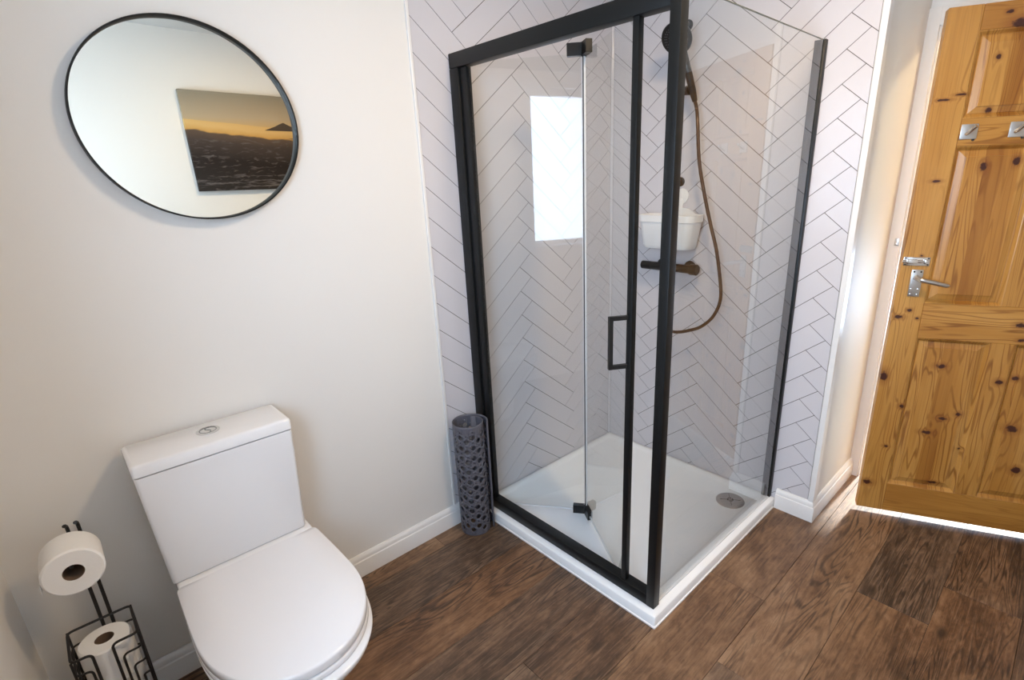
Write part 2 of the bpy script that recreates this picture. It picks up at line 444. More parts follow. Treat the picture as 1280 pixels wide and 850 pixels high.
# hall beyond the door
struct('floor_hall', box((DX + 0.02, -3.2, -0.10), (HX, -0.4, 0.0)), 'carpet', 'pale hall floor beyond the door', 'floor')
struct('ceiling_hall', box((DX + 0.1, -3.3, ZC), (HX + 0.1, -0.3, ZC + 0.1)), 'ceiling', 'hall ceiling beyond the door', 'ceiling')
b = box((HX, -3.3, -0.1), (HX + 0.1, HY0, ZC)); add_box(b, (HX, HY1, -0.1), (HX + 0.1, -0.3, ZC))
add_box(b, (HX, HY0, -0.1), (HX + 0.1, HY1, HZ0)); add_box(b, (HX, HY0, HZ1), (HX + 0.1, HY1, ZC))
add_box(b, (DX + 0.02, -0.4, -0.1), (HX, -0.3, ZC)); add_box(b, (DX + 0.02, -3.3, -0.1), (HX, -3.2, ZC))
add_box(b, (DX + 0.02, -3.2, -0.1), (DX + 0.1, YF - 0.1, ZC)); add_box(b, (DX + 0.1, LY + 0.1, -0.1), (DX + 0.18, -0.4, ZC))
struct('wall_hall', b, 'wall', 'cream hall walls beyond the door', 'wall')
b = bm_new()
add_box(b, (HX + 0.03, HY0, HZ0), (HX + 0.08, HY0 + 0.05, HZ1)); add_box(b, (HX + 0.03, HY1 - 0.05, HZ0), (HX + 0.08, HY1, HZ1))
add_box(b, (HX + 0.03, HY0 + 0.05, HZ0), (HX + 0.08, HY1 - 0.05, HZ0 + 0.05)); add_box(b, (HX + 0.03, HY0 + 0.05, HZ1 - 0.05), (HX + 0.08, HY1 - 0.05, HZ1))
hw = struct('window_2', b, 'gloss', 'hall window beyond the door', 'window')
obj('pane', box((HX + 0.05, HY0 + 0.045, HZ0 + 0.045), (HX + 0.056, HY1 - 0.045, HZ1 - 0.045)), 'pane', hw)
hl = thing('hall_light', 'warm round lamp on the hall ceiling beyond the door', 'lamp', (1.30, -2.0, ZC))
obj('lamp_shade', lathe([(0.0, -0.09), (0.08, -0.08), (0.115, -0.05), (0.12, -0.012)], 32), emit('hall_opal', HALLCOL, HALL), hl)
obj('base', lathe([(0.13, -0.012), (0.13, 0.0)], 32), 'gloss', hl)

# floor planks
PW = 0.2225; G = 0.0006
SEAMS = [0.005, -0.10] + [-0.10 - PW * k for k in range(1, 11)]
JOINTS = {0: [-1.24, -0.02], 1: [-1.78, -0.56], 2: [-1.95, -0.73], 3: [-2.2, -0.98, 0.24], 4: [-1.39, -0.17], 5: [-1.82, -0.60],
          6: [-2.30, -0.95], 7: [-1.54, -0.32], 8: [-1.29, -0.075], 9: [-2.0, -0.78, 0.44], 10: [-1.6, -0.38]}
for k in range(len(SEAMS) - 1):
    y1, y0 = SEAMS[k], max(SEAMS[k + 1], YF)
    xs = [XL] + [x for x in JOINTS[k]] + [DX + 0.02]
    for x0, x1 in zip(xs, xs[1:]):
        lx, ly = (x1 - x0) / 2 - G, (y1 - y0) / 2 - G
        o = obj('plank', box((-lx, -ly, -0.004), (lx, ly, 0.0), 0.0007, 1), 'floor', floor)
        o.location = ((x0 + x1) / 2, (y0 + y1) / 2, 0.0)


# herringbone tiles
UX, UZ, TG = 0.0694, 0.0555, 0.0022


def clip(poly, lo, hi, ax):
    def half(ps, f):
        out = []
        for i, p in enumerate(ps):
            q = ps[(i + 1) % len(ps)]; a, b = f(p), f(q)
            if a >= 0: out.append(p)
            if (a >= 0) != (b >= 0):
                s = a / (a - b); out.append((p[0] + s * (q[0] - p[0]), p[1] + s * (q[1] - p[1])))
        return out
    poly = half(poly, lambda p: p[ax] - lo)
    return half(poly, lambda p: hi - p[ax]) if poly else poly


def inset(poly, d):
    n = len(poly); out = []
    for i in range(n):
        p0, p1, p2 = (Vector(poly[i - 1]), Vector(poly[i]), Vector(poly[(i + 1) % n]))
        e1, e2 = (p1 - p0).normalized(), (p2 - p1).normalized()
        n1, n2 = Vector((-e1.y, e1.x)), Vector((-e2.y, e2.x))
        k = 1 + n1.dot(n2)
        out.append(tuple(p1 + (n1 + n2) * (d / max(k, 0.3))))
    return out


def area(p): return 0.5 * sum(p[i - 1][0] * p[i][1] - p[i][0] * p[i - 1][1] for i in range(len(p)))


def tiles(wall, s0, z0, smin, smax, zmin, zmax, place):
    cnt = 0; cache = {}
    for col in range(-3, 4):
        for row in range(-24, 24):
            for kind, cs in ((0, [(-4, -4), (-3, -5), (1, -1), (0, 0)]), (1, [(0, -2), (4, -6), (5, -5), (1, -1)])):
                poly = [(s0 + (8 * col + p) * UX, z0 + (q + 2 * row) * UZ) for p, q in cs]
                full = all(smin <= p[0] <= smax and zmin <= p[1] <= zmax for p in poly)
                poly = clip(poly, smin, smax, 0)
                if len(poly) >= 3: poly = clip(poly, zmin, zmax, 1)
                if len(poly) < 3 or area(poly) < 2e-4: continue
                c = (sum(p[0] for p in poly) / len(poly), sum(p[1] for p in poly) / len(poly))
                if full and kind in cache:
                    o = bpy.data.objects.new('tile', cache[kind]); C.objects.link(o); o.parent = wall
                else:
                    ins = [(p[0] - c[0], p[1] - c[1]) for p in inset(poly, TG / 2)]
                    if area(ins) < 5e-5: continue
                    b = bm_new(); add_prism(b, ins, lambda p: place(p[0], p[1], 0.004), lambda p: place(p[0], p[1], 0.0))
                    o = obj('tile', b, 'tile', wall)
                    if full: cache[kind] = o.data
                o.location = place(c[0], c[1], 0.0)
                cnt += 1
    return cnt


def clean(p): return p


n1 = tiles(wall_back, -0.6515, 1.892, TX + 0.004, -0.010, 0.0, ZC, lambda s, z, d: Vector((s, d, z)))
obj('tile_backing', box((TX, 0.0016, 0.0), (0.0, 0.004, ZC)), 'grout', wall_back)
n2 = tiles(wall_right, 0.4845, 1.889, 0.010, -LY - 0.017, 0.0, ZC, lambda s, z, d: Vector((d, -s, z)))
obj('tile_backing', box((0.0016, LY + 0.002, 0.0), (0.004, 0.0, ZC)), 'grout', wall_right)
print('tiles', n1, n2)

# trims
struct('trim_1', box((TX - 0.008, -0.004, 0.09), (TX + 0.004, 0.004, ZC), 0.0015), 'gloss', 'slim white edge trim where the tiles meet the painted wall', 'trim')
b = bm_new(); add_prism(b, [(-0.008, LY - 0.008), (0.03, LY - 0.008), (0.03, LY), (0.0, LY), (0.0, LY + 0.016), (-0.003, LY + 0.016), (-0.008, LY + 0.012)],
                        lambda p: Vector((p[0], p[1], 0.095)), lambda p: Vector((p[0], p[1], ZC)))
struct('trim_2', b, 'gloss', 'white corner trim on the outer edge of the tiled shower wall', 'trim')
b = bm_new(); add_prism(b, [(0.0, 0.0), (-0.010, 0.0), (-0.0075, -0.0035), (-0.0035, -0.0075), (0.0, -0.010)], lambda p: Vector((p[0], p[1], 0.045)), lambda p: Vector((p[0], p[1], ZC)))
struct('trim_3', b, 'tile', 'white trim in the inner corner of the shower', 'trim')

# skirting: profile (depth, height) swept along a wall with mitred ends
SK = [(0.0, 0.0), (0.018, 0.0), (0.018, 0.062), (0.0165, 0.066), (0.0165, 0.068), (0.013, 0.072), (0.0125, 0.083), (0.009, 0.090), (0.005, 0.095), (0.0, 0.096)]


def skirting(name, p0, p1, nrm, m0, m1, label):
    """m0/m1: +1 outer mitre, -1 inner mitre, 0 square end"""
    p0, p1, nrm = Vector((*p0, 0)), Vector((*p1, 0)), Vector((*nrm, 0)); d = (p1 - p0).normalized()
    b = bm_new()
    add_prism(b, SK, lambda p: p0 + nrm * p[0] - d * p[0] * m0 + Vector((0, 0, p[1])), lambda p: p1 + nrm * p[0] + d * p[0] * m1 + Vector((0, 0, p[1])))
    return struct(name, b, 'gloss', label, 'skirting board')


skirting('baseboard_back', (XL, 0.0), (-0.985, 0.0), (0, -1), -1, 0, 'white moulded skirting board along the wall behind the toilet')
skirting('baseboard_right', (0.0, -0.998), (0.0, LY), (-1, 0), 0, 1, 'short white skirting board between shower tray and wall corner')
skirting('baseboard_alcove', (0.0, LY), (DX, LY), (0, -1), 1, 0, 'white skirting board running from the wall corner to the door')
skirting('baseboard_left', (XL, YF), (XL, 0.0), (1, 0), -1, -1, 'white skirting board along the side wall under the window')
skirting('baseboard_front', (DX, YF), (XL, YF), (0, 1), -1, -1, 'white skirting board under the picture wall')

# door frame and latch keep
b = bm_new()
add_box(b, (DX - 0.018, -1.192, 0.0), (DX, LY + 0.001, 2.075), 0.001); add_box(b, (DX - 0.018, -2.05, 2.012), (DX, -1.192, 2.075), 0.001); add_box(b, (DX - 0.018, -2.05, 0.0), (DX, -1.985, 2.012), 0.003)
add_box(b, (DX, -1.196, 0.0), (DX + 0.1, -1.18, 2.02)); add_box(b, (DX, -1.985, 2.012), (DX + 0.1, -1.196, 2.03))
frame = struct('trim_4', b, 'wall', 'cream painted frame round the pine door', 'door frame')
b = box((DX - 0.024, -1.190, 1.165), (DX - 0.018, -1.174, 1.195), 0.001); add_box(b, (DX - 0.032, -1.187, 1.168), (DX - 0.024, -1.177, 1.176), 0.001)
obj('bolt_keep', b, 'satin', frame)

# ------------------------------------------------------------------ pine door (local x runs along the leaf from its free edge, local y points into the room)
DA = 0.4222
door = struct('door_1', box((0.0, 0.004, 0.02), (0.004, 0.036, 0.021)), 'pine_v', 'pine panelled door standing ajar with lever handle and bolt', 'door')
dd = Vector((math.sin(DA), -math.cos(DA), 0)); dn = Vector((-math.cos(DA), -math.sin(DA), 0))   # dn: out of the face, into the bathroom
dm = Matrix.Identity(4)
for i in range(3): dm[i][0] = dd[i]; dm[i][1] = -dn[i]; dm[i][2] = (0, 0, 1)[i]
dm[0][3], dm[1][3] = 0.2248, -1.2748
door.matrix_world = dm
TH = 0.040
DW, DZ0, DZ1 = 0.762, 0.02, 2.001


def dpart(name, a, b, mat, bev=0.0015): return obj(name, box(a, b, bev, 1), mat, door)


dpart('stile', (0.0, 0, DZ0), (0.1, TH, DZ1), 'pine_v'); dpart('stile', (DW - 0.1, 0, DZ0), (DW, TH, DZ1), 'pine_v')
RAILS = [('bottom_rail', DZ0, 0.158), ('lock_rail', 0.834, 0.978), ('peg_rail', 1.556, 1.648), ('top_rail', 1.922, DZ1)]
for n_, z0, z1 in RAILS: dpart(n_, (0.1007, 0.0004, z0), (DW - 0.1007, TH - 0.0004, z1), 'pine_h')
MX0, MX1 = 0.347, 0.421
BAYS = [(0.158, 0.834), (0.978, 1.556), (1.648, 1.922)]
for z0, z1 in BAYS:
    dpart('muntin', (MX0, 0.0004, z0 + 0.0003), (MX1, TH - 0.0004, z1 - 0.0003), 'pine_v')
    for x0, x1 in ((0.1, MX0), (MX1, DW - 0.1)):
        b = bm_new()
        # raised and fielded panel: rings from the groove up to the field
        def ring(dx, y): return [Vector((x0 + dx, y, z0 + dx)), Vector((x1 - dx, y, z0 + dx)), Vector((x1 - dx, y, z1 - dx)), Vector((x0 + dx, y, z1 - dx))]
        loft(b, [ring(0.0005, TH / 2), ring(0.0005, 0.0012), ring(0.0035, 0.0025), ring(0.0115, 0.0150), ring(0.0140, 0.0165), ring(0.0155, 0.0140), ring(0.036, 0.0085), ring(0.0365, 0.0060), ring(0.0385, 0.0052)], smooth=False)
        loft(b, [ring(0.0005, TH / 2 + 0.001), ring(0.0005, TH - 0.0055), ring(0.009, TH - 0.0145), ring(0.036, TH - 0.0085), ring(0.0385, TH - 0.0058)], smooth=False)
        obj('panel', b, 'pine_p', door, sharp=20)
# lever handle
hd = obj('back_plate', box((0.038, -0.006, 1.004), (0.077, 0.0, 1.110), 0.0015), 'satin', door)
for sxx, szz in ((0.046, 1.102), (0.069, 1.102), (0.046, 1.013), (0.069, 1.013), (0.046, 1.034), (0.069, 1.034)):
    obj('screw', lathe([(0.0035, -0.001), (0.0035, 0.0008), (0.002, 0.0015)], 12, axis_mat((sxx, -0.006, szz), (0, -1, 0))), 'chrome' if szz < 1.09 else 'dark', hd)
b = tube([(0.055, -0.006, 1.080), (0.055, -0.030, 1.080), (0.056, -0.044, 1.0795), (0.062, -0.052, 1.078), (0.075, -0.054, 1.0755), (0.11, -0.054, 1.068), (0.140, -0.053, 1.061), (0.150, -0.049, 1.059), (0.157, -0.043, 1.0575)],
         [0.010, 0.0085, 0.0085, 0.0088, 0.009, 0.009, 0.0085, 0.0075, 0.004], 14)
obj('lever', b, 'satin', hd)
# slide bolt
bt = obj('slide_bolt', box((0.004, -0.003, 1.125), (0.091, 0.0, 1.158), 0.001), 'chrome', door)
obj('bolt_bar', tube([(0.0, -0.008, 1.1415), (0.070, -0.008, 1.1415)], 0.0055, 12), 'chrome', bt)
b = box((0.012, -0.0135, 1.133), (0.050, -0.003, 1.150), 0.002); add_box(b, (0.072, -0.0135, 1.133), (0.085, -0.003, 1.150), 0.002)
obj('bolt_cover', b, 'chrome', bt)
obj('bolt_slot', box((0.052, -0.0045, 1.138), (0.071, -0.003, 1.145)), 'dark', bt)
for sxx, szz in ((0.010, 1.1535), (0.010, 1.1295), (0.0855, 1.1535), (0.0855, 1.1295)):
    obj('screw', lathe([(0.003, 0.0), (0.003, 0.001)], 10, axis_mat((sxx, -0.003, szz), (0, -1, 0))), 'dark', bt)
# square peg hooks
for x0 in (0.103, 0.243):
    pl = obj('hook_plate', box((x0, -0.0045, 1.579), (x0 + 0.050, 0.0, 1.6285), 0.0012), 'satin', door)
    cx, cz = x0 + 0.027, 1.606
    obj('hook_peg', tube([(cx - 0.009, -0.004, cz - 0.010), (cx - 0.005, -0.014, cz - 0.006), (cx + 0.010, -0.030, cz + 0.014)], [0.0062, 0.0058, 0.0058], 12), 'chrome', pl)
    obj('grub_screw', lathe([(0.004, -0.002), (0.004, 0.004)], 10, axis_mat((x0 + 0.042, -0.002, 1.577), (0, 0, -1))), 'dark', pl)

# ------------------------------------------------------------------ shower tray
TW, TD, HT = -0.982, -0.995, 0.045
t = thing('shower_tray', 'white square shower tray with round chrome waste on the plank floor', 'shower tray', (-0.49, -0.5, 0.0))
t_m = Matrix.Translation((0.49, 0.5, 0.0))
b = bm_new()


def rr(x0, x1, y0, y1, r, z, n=5):
    out = []
    for cx, cy, a0 in ((x1 - r, y1 - r, 0), (x0 + r, y1 - r, 90), (x0 + r, y0 + r, 180), (x1 - r, y0 + r, 270)):
        for i in range(n + 1):
            a = math.radians(a0 + 90 * i / n); out.append(t_m @ Vector((cx + r * math.cos(a), cy + r * math.sin(a), z)))
    return out


loft(b, [rr(TW, -0.002, TD, -0.002, 0.006, 0.0), rr(TW, -0.002, TD, -0.002, 0.006, HT - 0.004), rr(TW + 0.003, -0.005, TD + 0.003, -0.005, 0.006, HT),
         rr(TW + 0.064, -0.030, TD + 0.064, -0.030, 0.030, HT), rr(TW + 0.070, -0.036, TD + 0.070, -0.036, 0.030, HT - 0.006), rr(TW + 0.084, -0.05, TD + 0.084, -0.05, 0.035, HT - 0.013), rr(TW + 0.5, -0.3, TD + 0.5, -0.35, 0.02, HT - 0.018)], True)
tray = obj('basin', b, 'tray', t, sharp=50)
b = bm_new(); add_box(b, t_m @ Vector((TW - 0.005, TD - 0.005, 0.0)), t_m @ Vector((TW + 0.002, -0.02, 0.007)), 0.002); add_box(b, t_m @ Vector((TW + 0.002, TD - 0.005, 0.0)), t_m @ Vector((-0.02, TD + 0.002, 0.007)), 0.002)
obj('sealant', b, 'seal', t)
dr = t_m @ Vector((-0.149, -0.847, HT - 0.0165))
wc = obj('waste_cover', lathe([(0.064, -0.002), (0.064, 0.004), (0.060, 0.007), (0.030, 0.0085), (0.0, 0.009)], 40, Matrix.Translation(dr)), 'satin', t)
b = bm_new()
for a in (35, 125):
    mm = Matrix.Translation(dr + Vector((0, 0, 0.0088))) @ Matrix.Rotation(math.radians(a), 4, 'Z')
    bb = box((-0.045, -0.0006, -0.002), (0.045, 0.0006, 0.0005)); bb.transform(mm)
    me_ = bpy.data.meshes.new('tmp'); bb.to_mesh(me_); bb.free(); b.from_mesh(me_); bpy.data.meshes.remove(me_)
for k in range(8):
    a = k * PI / 4 + 0.3
    add_lathe(b, [(0.003, 0.0), (0.003, 0.0008)], 8, Matrix.Translation(dr + Vector((0.012 * math.cos(a), 0.012 * math.sin(a), 0.0088))))
obj('waste_slot', b, 'dark', wc)

# ------------------------------------------------------------------ shower enclosure
HT = 0.0458
FX = -0.955; SY = -0.9575; SW = -0.967; HT2 = 1.930
e = thing('shower_enclosure', 'black framed shower enclosure with folding glass door and glass side panel', 'shower enclosure', (FX, SY, HT))
em = Matrix.Translation((-FX, -SY, -HT))


def epart(name, bm, mat, parent=None):
    bm.transform(em); return obj(name, bm, mat, parent or e)


b = box((FX + 0.0006, -0.052, HT), (FX + 0.040, -0.001, HT2 - 0.0505), 0.002); epart('wall_profile', b, 'black')
b = box((FX + 0.008, -0.094, HT + 0.045), (FX + 0.030, -0.053, HT2 - 0.052), 0.002); epart('hinge_profile', b, 'black')
b = box((FX, SY + 0.010, HT2 - 0.050), (FX + 0.040, -0.0015, HT2), 0.003); epart('top_rail', b, 'black')
b = box((FX, SY + 0.010, HT), (FX + 0.044, -0.0525, HT + 0.044), 0.003); epart('bottom_rail', b, 'black')
b = box((FX - 0.0005, SY - 0.014, HT), (FX + 0.034, SY + 0.0185, HT2 + 0.001), 0.002); epart('corner_post', b, 'black')
b = box((-0.024, SW - 0.0085, HT), (-0.001, SW + 0.031, HT2), 0.002); epart('wall_profile', b, 'black')


def side(hw_, z0, z1):
    b = bm_new()
    add_prism(b, [(FX + 0.0345, SY - hw_), (-0.0245, SW - hw_), (-0.0245, SW + hw_), (FX + 0.0345, SY + hw_)], lambda p: Vector((p[0], p[1], z0)), lambda p: Vector((p[0], p[1], z1)))
    return b


epart('side_glass', side(0.003, HT + 0.004, HT2 - 0.004), 'glass')
epart('glass_edge', side(0.0032, HT2 - 0.0038, HT2 - 0.0024), 'edge')
epart('seal_strip', side(0.006, HT, HT + 0.0045), 'clearseal')

A = Vector((-0.935, -0.090)); H_ = Vector((-0.695, -0.430)); Bp = Vector((-0.940, -0.835))
GZ0, GZ1 = 0.066, 1.892


def leaf(name, p, q, mat, z0=GZ0, z1=GZ1, th=0.006, parent=None):
    d = (q - p).normalized(); n = Vector((-d.y, d.x)) * th / 2
    b = bm_new(); add_prism(b, [p + n, p - n, q - n, q + n], lambda s: Vector((s[0], s[1], z0)), lambda s: Vector((s[0], s[1], z1)))
    return epart(name, b, mat, parent)


d1 = (H_ - A).normalized(); d2 = (Bp - H_).normalized()
l1 = leaf('door_leaf', A + d1 * 0.004, H_ - d1 * 0.007, 'glass'); l2 = leaf('door_leaf', H_ + d2 * 0.007, Bp - d2 * 0.0125, 'glass')
leaf('edge_seal', H_ - d1 * 0.0085, H_ - d1 * 0.0072, 'clearseal', th=0.007, parent=l1)
leaf('hinge_seal', H_ - d1 * 0.0045, H_ + d1 * 0.003, 'black', th=0.011, parent=l1)
leaf('edge_seal', H_ + d2 * 0.0072, H_ + d2 * 0.0085, 'clearseal', th=0.007, parent=l2)
leaf('sweep_seal', A + d1 * 0.004, H_ - d1 * 0.012, 'clearseal', z0=0.058, z1=0.0655, parent=l1)
leaf('sweep_seal', H_ + d2 * 0.012, Bp - d2 * 0.016, 'clearseal', z0=0.058, z1=0.0655, parent=l2)
# closing bar that slides in the rails
b = box((-0.011, -0.0105, HT + 0.0445), (0.011, 0.0105, HT2 - 0.0505), 0.002)
b.transform(Matrix.Translation((Bp.x, Bp.y, 0))); epart('closing_bar', b, 'black')
# folding hinges top and bottom (outer side of the glass), two plates and a knuckle
for zc in (1.905 - 0.0, 0.066):
    b = bm_new()
    n1_ = Vector((d1.y, -d1.x)); n2_ = Vector((d2.y, -d2.x))
    if n1_.x > 0: n1_ = -n1_
    if n2_.x > 0: n2_ = -n2_
    for (d, n) in ((-d1, n1_), (d2, n2_)):
        p = [H_ + d * 0.005 + n * 0.011, H_ + d * 0.058 + n * 0.011, H_ + d * 0.058 - n * 0.011, H_ + d * 0.005 - n * 0.011]
        add_prism(b, p, lambda s: Vector((s[0], s[1], zc - 0.020)), lambda s: Vector((s[0], s[1], zc + 0.020)))
    add_tube(b, [(H_.x, H_.y, zc - 0.022), (H_.x, H_.y, zc + 0.022)], 0.010, 14)
    bmesh.ops.recalc_face_normals(b, faces=b.faces)
    epart('fold_hinge', b, 'matt', l1)
# D handle on the second leaf beside the bar
n2o = Vector((d2.y, -d2.x)); n2o = n2o if n2o.x < 0 else -n2o
base = Bp + n2o * 0.012
hb = bm_new()


def bar3(bm, p, q, w=0.0065):
    p, q = Vector(p), Vector(q); d = (q - p).normalized(); up = Vector((0, 0, 1)) if abs(d.z) < 0.9 else Vector((*d2, 0))
    s = d.cross(up).normalized() * w; u = s.cross(d).normalized() * w
    add_prism(bm, [s + u, s - u, -s - u, -s + u], lambda k: p + k, lambda k: q + k)


o_ = base + n2o * 0.055
bar3(hb, (base.x, base.y, 1.078), (o_.x, o_.y, 1.078)); bar3(hb, (base.x, base.y, 0.920), (o_.x, o_.y, 0.920)); bar3(hb, (o_.x, o_.y, 0.9135), (o_.x, o_.y, 1.0845))
epart('door_handle', hb, 'matt', l2)

# ------------------------------------------------------------------ shower fittings on the right wall
RY = -0.405
mx = thing('shower_mixer', 'black thermostatic bar mixer on the tiled shower wall', 'shower mixer', (-0.001, RY, 1.072))
mm = Matrix.Translation((0.001, -RY, -1.072))


def mpart(name, bm, mat, par, m): bm.transform(m); return obj(name, bm, mat, par)


mpart('valve_bar', tube([(-0.055, -0.510, 1.072), (-0.055, -0.300, 1.072)], 0.0195, 24), 'matt', mx, mm)
mpart('temperature_knob', lathe([(0.0, 0.0), (0.023, 0.0), (0.025, 0.004), (0.025, 0.034), (0.021, 0.038), (0.0, 0.038)], 28, axis_mat((-0.055, -0.511, 1.072), (0, -1, 0))), 'matt', mx, mm)
b = lathe([(0.0, 0.0), (0.0185, 0.0), (0.0195, 0.003), (0.0195, 0.052), (0.017, 0.055), (0.0, 0.055)], 28, axis_mat((-0.055, -0.299, 1.072), (0, 1, 0)))
mpart('flow_handle', b, 'matt', mx, mm)
for y in (-0.480, -0.330):
    b = tube([(-0.002, y, 1.072), (-0.055, y, 1.072)], 0.013, 18); add_lathe(b, [(0.031, 0.0), (0.031, 0.006), (0.026, 0.010), (0.014, 0.012)], 28, axis_mat((-0.001, y, 1.072), (-1, 0, 0)))
    mpart('wall_elbow', b, 'matt', mx, mm)
mpart('hose_outlet', tube([(-0.055, RY, 1.053), (-0.055, RY, 1.030)], 0.011, 16), 'matt', mx, mm)

rl = thing('riser_rail', 'black vertical riser rail with slider behind the corner post', 'shower rail', (-0.001, RY, 1.40))
rm_ = Matrix.Translation((0.001, -RY, -1.40))
mpart('rail_tube', tube([(-0.058, RY, 1.385), (-0.058, RY, 2.13)], 0.0095, 18), 'matt', rl, rm_)
for z in (1.458, 2.085):
    b = tube([(-0.010, RY, z), (-0.058, RY, z)], 0.0125, 18); add_lathe(b, [(0.021, 0.0), (0.021, 0.007), (0.018, 0.010), (0.0125, 0.011)], 28, axis_mat((-0.001, RY, z), (-1, 0, 0)))
    add_lathe(b, [(0.0, 0.0), (0.0165, 0.0), (0.0165, 0.030), (0.0, 0.030)], 24, Matrix.Translation((-0.058, RY, z - 0.015)))
    mpart('rail_bracket', b, 'matt', rl, rm_)
HX0 = Vector((-0.080, -0.487, 1.822))
b = lathe([(0.0, -0.024), (0.018, -0.024), (0.018, 0.024), (0.0, 0.024)], 24, Matrix.Translation((-0.058, RY, 1.825)))
add_tube(b, [(-0.058, RY, 1.825), (-0.066, -0.445, 1.825), (-0.079, -0.478, 1.824)], [0.016, 0.017, 0.0205], 16)
mpart('slider', b, 'matt', rl, rm_)

hs = thing('hand_shower', 'black hand shower head resting in the rail slider', 'shower head', HX0)
hm_ = Matrix.Translation(-HX0)
top = Vector((-0.135, -0.462, 1.985))
ax = (top - HX0).normalized()
b = tube([HX0 - ax * 0.045, HX0 - ax * 0.01, HX0 + ax * 0.05, HX0 + ax * 0.11, top - ax * 0.02, top + ax * 0.01], [0.0105, 0.0145, 0.0155, 0.014, 0.0145, 0.018], 18)
mpart('handle', b, 'matt', hs, hm_)
fd = Vector((-0.80, -0.12, -0.58)).normalized(); hc = top + ax * 0.030 + fd * 0.006 + Vector((0, 0.012, 0))
b = lathe([(0.0, -0.030), (0.024, -0.028), (0.048, -0.018), (0.062, -0.004), (0.064, 0.004), (0.062, 0.009), (0.056, 0.010), (0.0, 0.010)], 40, axis_mat(hc, fd)); mpart('head', b, 'matt', hs, hm_)
b = bm_new(); am = axis_mat(hc, fd)
for rr_, n in ((0.0, 1), (0.010, 6), (0.020, 12), (0.030, 18), (0.040, 24), (0.047, 28)):
    for k in range(n):
        a = 2 * PI * k / n; add_lathe(b, [(0.0016, 0.009), (0.0016, 0.0115)], 5, am @ Matrix.Translation((rr_ * math.cos(a), rr_ * math.sin(a), 0)))
nz = mpart('nozzle', b, 'rubber', hs, hm_); nz['kind'] = 'stuff'


def smooth_path(pts, k=6):
    P = [Vector(p) for p in pts]; out = []
    for i in range(len(P) - 1):
        a, b_, c, d = P[max(i - 1, 0)], P[i], P[i + 1], P[min(i + 2, len(P) - 1)]
        for j in range(k):
            s = j / k
            out.append(0.5 * ((2 * b_) + (c - a) * s + (2 * a - 5 * b_ + 4 * c - d) * s * s + (3 * b_ - a - 3 * c + d) * s ** 3))
    out.append(P[-1]); return out


b0 = HX0 - ax * 0.046
hp = smooth_path([b0, b0 - ax * 0.03, (-0.075, -0.517, 1.70), (-0.08, -0.538, 1.546), (-0.08, -0.572, 1.41), (-0.08, -0.611, 1.283), (-0.08, -0.646, 1.18), (-0.08, -0.669, 1.08), (-0.08, -0.684, 0.99), (-0.08, -0.680, 0.935),
                  (-0.08, -0.660, 0.885), (-0.08, -0.633, 0.849), (-0.08, -0.59, 0.813), (-0.08, -0.542, 0.791), (-0.08, -0.49, 0.773), (-0.08, -0.448, 0.769), (-0.07, -0.415, 0.79), (-0.06, -0.402, 0.86), (-0.055, -0.404, 0.95), (-0.055, RY, 1.029)], 8)
o = obj('shower_hose', tube(hp, [0.0072 + (0.0007 if i % 2 else 0) for i in range(len(hp))], 10), 'bronze')
o['label'] = 'long bronze shower hose looping down to the black mixer'; o['category'] = 'hose'

cd = thing('shower_caddy', 'white plastic soap basket hanging on the tiled wall above the mixer', 'shower caddy', (-0.001, RY, 1.16))
cm_ = Matrix.Translation((0.001, -RY, -1.16))


def rr2(x0, x1, y0, y1, r, z, n=5):
    out = []
    for cx, cy, a0 in ((x1 - r, y1 - r, 0), (x0 + r, y1 - r, 90), (x0 + r, y0 + r, 180), (x1 - r, y0 + r, 270)):
        for i in range(n + 1):
            a = math.radians(a0 + 90 * i / n); out.append(Vector((cx + r * math.cos(a), cy + r * math.sin(a), z)))
    return out


b = bm_new()
loft(b, [rr2(-0.115, -0.022, -0.520, -0.290, 0.028, 1.165), rr2(-0.124, -0.020, -0.530, -0.280, 0.030, 1.180), rr2(-0.140, -0.018, -0.548, -0.270, 0.032, 1.285), rr2(-0.145, -0.016, -0.553, -0.266, 0.034, 1.287), rr2(-0.146, -0.016, -0.555, -0.264, 0.034, 1.316),
         rr2(-0.142, -0.019, -0.551, -0.268, 0.031, 1.318), rr2(-0.137, -0.021, -0.545, -0.272, 0.030, 1.300), rr2(-0.120, -0.023, -0.526, -0.284, 0.027, 1.182), rr2(-0.112, -0.026, -0.518, -0.292, 0.025, 1.172)])
mpart('basket', b, 'white_plastic', cd, cm_)
b = bm_new(); pts = [(RY + s * 0.11, 1.30 + 0.045 * (1 - abs(s) ** 3)) for s in [i / 8 - 1 for i in range(17)]] + [(RY + 0.11, 1.28), (RY - 0.11, 1.28)]
add_prism(b, pts, lambda p: Vector((-0.009, p[0], p[1])), lambda p: Vector((-0.016, p[0], p[1]))); mpart('back_plate', b, 'white_plastic', cd, cm_)
b = lathe([(0.0, 0.0), (0.034, 0.0), (0.034, 0.004), (0.022, 0.008), (0.0, 0.009)], 32, axis_mat((-0.001, RY - 0.012, 1.395), (-1, 0, 0)))
add_box(b, (-0.012, RY - 0.022, 1.33), (-0.007, RY - 0.002, 1.385), 0.002)
mpart('suction_hook', b, 'white_plastic', cd, cm_)

